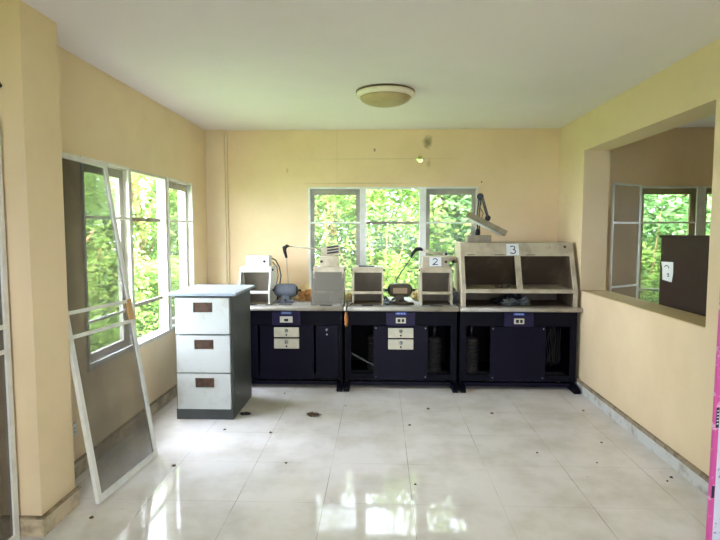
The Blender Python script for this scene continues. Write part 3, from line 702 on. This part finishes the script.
# ---------------------------------------------------------------- clutter on the worktops
def lump(name, c, size, m, label, cat, seed, amp=.7, freq=2.4, group=None):
    o = MB().blob((c[0], c[1], WT+size[2]*.8), size, amp, freq, 3, seed).build(name, m, None, (c[0], c[1], WT)); tag(o, label, cat, group); return o
lump('crumpled_paper', (-.775, 5.60), (.07, .06, .055), 'brown_paper', 'crumpled brown paper between the blue-grey motor and the shielded hood', 'paper', 4)
lump('crumpled_paper', (-.80, 5.72), (.08, .05, .075), 'cream_paper', 'crumpled yellowed paper behind the brown paper beside the shielded hood', 'paper', 12)
lump('crumpled_paper', (-.315, 5.66), (.04, .07, .045), 'cream_paper', 'crumpled yellowed paper in the gap between shielded hood and middle bench hood', 'paper', 6)
lump('crumpled_paper', (.385, 5.68), (.045, .06, .05), 'cream_paper', 'crumpled yellowed paper just right of the brown motor', 'paper', 21)
lump('rag', (-1.0, 5.66), (.06, .05, .05), 'brown_paper', 'small brown rag behind the blue-grey motor', 'rag', 15)
lump('crumpled_bag', (.075, 5.30), (.045, .04, .03), 'plastic', 'crumpled grey plastic bag in front of the brown motor', 'bag', 31)
lump('rag', (.235, 5.32), (.10, .035, .014), 'debris', 'flattened dark rag in front of the brown motor', 'rag', 33)
lump('crumpled_bag', (.76, 5.50), (.035, .05, .07), 'plastic', 'crumpled grey plastic bag between hood 2 and the large cabinet', 'bag', 44)
# hoses
b = MB().tube([(-1.118, 5.56, 1.255), (-1.08, 5.55, 1.24), (-1.04, 5.54, 1.17), (-1.02, 5.53, 1.08), (-1.03, 5.52, 1.0), (-1.05, 5.52, .9), (-1.06, 5.53, .83)], .008, 8)
b.tube([(-1.118, 5.58, 1.22), (-1.07, 5.57, 1.17), (-1.055, 5.56, 1.08), (-1.075, 5.56, .98), (-1.06, 5.56, .85)], .006, 8)
tag(b.build('cable', 'cab_body', None, (-1.05, 5.55, WT)), 'grey cables drooping from the white box beside the white hood', 'cable')
b = MB().tube([(.03, 5.44, .90), (.05, 5.42, .86), (.045, 5.36, .835), (.08, 5.34, .825), (.10, 5.38, .84), (.06, 5.42, .88)], .009, 8)
tag(b.build('cable', 'black', None, (.05, 5.4, WT)), 'black cable coiled left of the brown motor', 'cable')
hp = thing('hand_tool', 'rusty orange hand tool hanging on a black cable between the left and middle benches', 'tool', (-.322, 5.13, .63))
MB().tube([(-.322, 5.128, .765), (-.320, 5.126, .72), (-.318, 5.126, .65), (-.318, 5.126, .625)], [.010, .019, .017, .010], 12).build('handle', 'orange', hp)
MB().tube([(-.25, 5.40, .822), (-.27, 5.28, .826), (-.295, 5.18, .83), (-.315, 5.128, .815), (-.322, 5.128, .76)], .007, 8).build('cable', 'black', hp)
# flat bits lying on the tops
for i, (x, y, a, sx, sy, m) in enumerate(((-1.26, 5.25, 12, .10, .035, 'black'), (-.52, 5.205, -8, .12, .028, 'black'), (-.42, 5.22, 20, .08, .03, 'cab_front'), (-1.09, 5.24, 35, .07, .03, 'cab_body'), (-.12, 5.22, 4, .11, .02, 'black'), (.55, 5.22, -6, .12, .02, 'black'), (-.93, 5.26, -5, .13, .035, 'cab_body'))):
    o = MB().box(-sx/2, sx/2, -sy/2, sy/2, 0, .008, .002).build('metal_scrap', m, None)
    o.location = (x, y, WT+.0015); o.rotation_euler = (0, 0, R(a))
    tag(o, ('black flat scrap in front of the white hood', 'long black flat scrap in front of the shielded hood', 'pale flat scrap at the right foot of the shielded hood', 'short grey scrap between the white hood and blue-grey motor', 'black flat scrap at the front of hood left of the brown motor', 'black flat scrap at the front of the hood marked 2', 'long grey scrap in front of the blue-grey motor')[i], 'scrap', 'flat scraps on the worktops')

# ---------------------------------------------------------------- side room
cb = thing('brown_cupboard', 'dark brown wooden cupboard standing in the room beyond the right-hand opening', 'cupboard', (2.5, 3.95, 0))
b = MB().box(2.235, 2.76, 3.53, 4.385, .06, 1.49, .004); b.build('body', 'brown_wood', cb)
MB().box(2.225, 2.775, 3.515, 4.40, 1.49, 1.51, .003).build('top_board', 'brown_wood', cb)
MB().box(2.26, 2.74, 3.56, 4.36, 0, .06).build('plinth', 'black', cb)
for xa, xb in ((2.245, 2.495), (2.50, 2.75)):
    dd = MB().box(xa, xb, 3.512, 3.53, .08, 1.47, .003).build('door', 'brown_wood', cb)
    MB().box(xb-.03 if xa < 2.3 else xa+.015, xb-.015 if xa < 2.3 else xa+.03, 3.49, 3.512, .75, .85, .003).build('handle', 'steel', dd)
ps = thing('paper_sign', 'torn white paper with faint writing taped on the dark brown cupboard', 'paper sign', (2.234, 4.28, 1.15))
MB().m('paper').prism([(4.365, 1.30), (4.19, 1.305), (4.185, 1.22), (4.20, 1.15), (4.335, 1.16), (4.345, 1.25)], 'x', 2.2335, 2.2325).build('sheet', None, ps)
b = MB()
for pts in ([(4.31, 1.262), (4.29, 1.275), (4.26, 1.272), (4.245, 1.255)], [(4.27, 1.205), (4.25, 1.215), (4.24, 1.195), (4.265, 1.19)]):
    for p_, q_ in zip(pts[:-1], pts[1:]): b.rod((2.232, p_[0], p_[1]), (2.232, q_[0], q_[1]), .002, .007)
b.build('writing', 'ink', ps)

# pink-edged printed board standing at the right edge of the picture
pk = thing('printed_panel', 'tall pink-bordered panel with a white floral print at the right edge', 'panel', (1.607, 2.60, 0))
MB().box(1.607, 1.630, 2.60, 2.62, .0, 1.44, .003).build('border', 'pink', pk)
MB().box(1.630, 1.86, 2.602, 2.618, .0, 1.44, .002).build('printed_face', 'print', pk)
MB().box(1.614, 1.628, 2.5985, 2.60, .60, .70).build('dark_label', 'ink', pk)
b = MB()
for k in range(5): b.rod((1.617, 2.598, .618+k*.016), (1.625, 2.598, .622+k*.016), .005, .0008)
b.build('label_writing', 'paper', pk)
MB().box(1.613, 1.626, 2.5985, 2.60, .25, .31).build('dark_label', 'ink', pk)
pk.rotation_euler = (0, R(.5), 0)

# ---------------------------------------------------------------- debris on the floor
o = MB().blob((-.555, 4.40, .012), (.04, .032, .011), .9, 2.5, 3, 3).build('dead_leaf', 'debris', None, (-.555, 4.40, 0)); tag(o, 'curled brown dead leaf on the tiles right of the filing cabinet', 'leaf')
o = MB().blob((-1.13, 4.40, .01), (.035, .02, .01), .9, 2.5, 3, 5).build('dead_leaf', 'black', None, (-1.13, 4.40, 0)); tag(o, 'small dark leaf on the floor against the filing cabinet', 'leaf')
crumb = MB().blob((0, 0, .005), (.011, .008, .005), .6, 2, 2, 1).build('floor_crumb', 'debris', None, (0, 0, 0))
spots = [(-.30, 4.66, 'near the foot between the left and middle benches'), (-.83, 4.0, 'in front and right of the filing cabinet'), (-.62, 3.47, 'on the left half of the near floor'),
  (.22, 3.2, 'just above the window reflection, mid floor'), (.42, 4.6, 'in front of the middle bench'), (.24, 4.2, 'on the joint in the middle of the floor'), (1.1, 3.7, 'in the open floor right of centre'),
  (-1.35, 3.4, 'right of the leaning screen door'), (-1.55, 2.75, 'beside the baseboard of the near pillar'), (1.62, 3.9, 'midway along the right wall, a step off it'), (1.45, 3.55, 'on the right floor nearest the camera but off the wall'),
  (1.75, 4.6, 'by the right wall near the rightmost bench'), (1.83, 3.35, 'against the right baseboard, the farther of a close pair'), (1.78, 3.3, 'near the right baseboard, the nearer of a close pair'), (.95, 4.5, 'in front of the rightmost bench'),
  (-1.2, 4.05, 'just in front of the filing cabinet'), (-.9, 5.0, 'in front of the left bench behind the filing cabinet shadow')]
for i, (x, y, where) in enumerate(spots):
    c = crumb if i == 0 else crumb.copy()
    if i: COL.objects.link(c)
    c.location = (x, y, 0); c.rotation_euler = (0, 0, i*1.3); s_ = .7+.7*((i*37) % 10)/10; c.scale = (s_, s_, s_)
    tag(c, 'tiny brown crumb of grit '+where, 'debris', 'crumbs of grit on the floor')

# ---------------------------------------------------------------- garden
struct(MB().box(-30, 34, -26, 40, -.62, -.5).build('ground', 'grass'))
struct(MB().box(XL-.7, XS+.6, YB+.14, YB+.85, 2.43, 2.54).build('eave', 'eave'))

def leaf_cloud(n, rx, ry, rz, zc, size, seed, clumps=26):
    rnd = random.Random(seed); vs = []; fs = []
    C = []
    for _ in range(clumps):
        while True:
            q = Vector((rnd.uniform(-1, 1), rnd.uniform(-1, 1), rnd.uniform(-1, 1)))
            if .25 < q.length < 1: break
        C.append((Vector((q.x*rx, q.y*ry, zc+q.z*rz)), rnd.uniform(.28, .5)))
    for i in range(n):
        c, cr_ = rnd.choice(C)
        while True:
            q = Vector((rnd.uniform(-1, 1), rnd.uniform(-1, 1), rnd.uniform(-1, 1)))
            if q.length < 1: break
        p = c + q*cr_*max(rx, rz)*.75
        a = Vector((rnd.uniform(-1, 1), rnd.uniform(-1, 1), rnd.uniform(-.7, .3))).normalized()
        b_ = a.cross(Vector((rnd.uniform(-.5, .5), rnd.uniform(-.5, .5), 1))).normalized()
        nn = a.cross(b_).normalized()
        L = size*rnd.uniform(.7, 1.4); Wd = L*.30
        k = len(vs)
        vs += [p, p+a*L*.5+b_*Wd+nn*L*.05, p+a*L-nn*L*.12, p+a*L*.5-b_*Wd+nn*L*.05]
        fs += [(k, k+1, k+2), (k, k+2, k+3)]
    me = bpy.data.meshes.new('foliage'); me.from_pydata([tuple(v) for v in vs], [], fs); return me
def trunk_mesh(h, r, seed):
    rnd = random.Random(seed); b = MB()
    pts = [Vector((0, 0, -.0))]
    for k in range(6): pts.append(pts[-1]+Vector((rnd.uniform(-.09, .09), rnd.uniform(-.09, .09), h/6)))
    b.tube(pts, [r*(1-.1*k) for k in range(7)], 10)
    for j in range(7):
        s0 = pts[2+j % 4]; d_ = Vector((rnd.uniform(-1, 1), rnd.uniform(-1, 1), rnd.uniform(.5, 1.2))).normalized()
        b.tube([s0, s0+d_*.6, s0+d_*1.1+Vector((0, 0, .35))], [r*.45, r*.3, r*.12], 7)
    o = b.build('trunk', 'bark'); me = o.data; bpy.data.objects.remove(o); return me
FM = [leaf_cloud(17000, 1.5, 1.3, 2.3, 2.2, .10, s, 40) for s in (1, 2)] + [leaf_cloud(15000, 1.6, 1.4, 2.0, 2.0, .12, 5, 36)]
TM = [trunk_mesh(4.0, .10, s) for s in (3, 4)]
BM = [leaf_cloud(8000, 1.1, .9, .85, .75, .09, s, 26) for s in (11, 12)]
BT = [trunk_mesh(1.2, .04, 8)]
for me in (FM[0], FM[1], BM[0], BM[1]): me.materials.append(M['leaf'])
FM[2].materials.append(M['leaf_cool'])
def tree(x, y, k, rz, sc, label, group):
    t = thing('garden_tree', label, 'tree', (x, y, -.5), group); t.rotation_euler = (0, 0, rz); t.scale = (sc, sc, sc)
    for nm, me in (('foliage', FM[k]), ('trunk', TM[k % 2])):
        o = bpy.data.objects.new(nm, me); COL.objects.link(o); o.parent = t
def shrub(x, y, k, rz, sc, label, group):
    t = thing('shrub', label, 'shrub', (x, y, -.5), group); t.rotation_euler = (0, 0, rz); t.scale = (sc, sc, sc)
    for nm, me in (('foliage', BM[k]), ('stem', BT[0])):
        o = bpy.data.objects.new(nm, me); COL.objects.link(o); o.parent = t
G = 'trees outside the back window'
tree(-.75, 9.4, 0, .3, .95, 'leafy tree outside the left pane of the back window', G)
tree(.95, 9.7, 1, 1.3, 1.0, 'leafy tree with a pale trunk outside the middle pane of the back window', G)
tree(2.35, 9.3, 2, 2.1, .95, 'leafy tree outside the right pane of the back window', G)
tree(-2.5, 11.2, 1, 3.1, 1.1, 'farther leafy tree behind the tree outside the left back pane', G)
tree(0.1, 12.2, 2, .8, 1.15, 'farther leafy tree between the two nearest trees outside the back window', G)
tree(2.6, 12.6, 0, 4.2, 1.15, 'farther leafy tree behind the tree outside the right back pane', G)
G = 'trees outside the far room window'
tree(4.9, 9.0, 2, 1.9, .95, 'cool green tree outside the window of the room on the right', G)
tree(6.8, 10.0, 0, .2, 1.1, 'yellow green tree at the right of the far room window', G)
tree(5.4, 12.2, 1, 5.0, 1.15, 'farther tree behind the cool green tree of the far room window', G)
G = 'trees outside the left window'
tree(-5.0, 7.3, 1, 2.5, .9, 'leafy tree outside the left window, nearest pane', G)
tree(-4.7, 10.6, 0, 1.1, 1.0, 'leafy tree outside the left window, middle pane', G)
tree(-6.6, 9.3, 2, 3.5, 1.1, 'cool green tree seen deep through the left window', G)
tree(-5.6, 13.6, 1, .4, 1.2, 'farthest leafy tree seen through the end pane of the left window', G)
tree(-10.2, 12.6, 0, 2.2, 1.35, 'tall leafy tree far off beyond the left window', G)
G = 'shrubs below the windows'
for i, (x, y, s_, lb_) in enumerate(((-1.5, 8.3, 1, 'shrub below the left pane of the back window'), (.1, 8.6, .95, 'shrub below the middle pane of the back window'), (1.7, 8.4, 1, 'shrub below the right pane of the back window'), (3.9, 8.3, 1.05, 'shrub below the far room window'), (5.7, 8.6, 1, 'shrub at the right beyond the far room window'), (-4.1, 6.4, .95, 'shrub outside the nearest pane of the left window'), (-4.0, 8.6, 1, 'shrub outside the middle pane of the left window'), (-3.4, 11.2, 1.05, 'shrub outside the end pane of the left window'), (-5.9, 8.0, 1.1, 'shrub behind the nearest ones outside the left window'))):
    shrub(x, y, i % 2, i*1.1, s_, lb_, G)
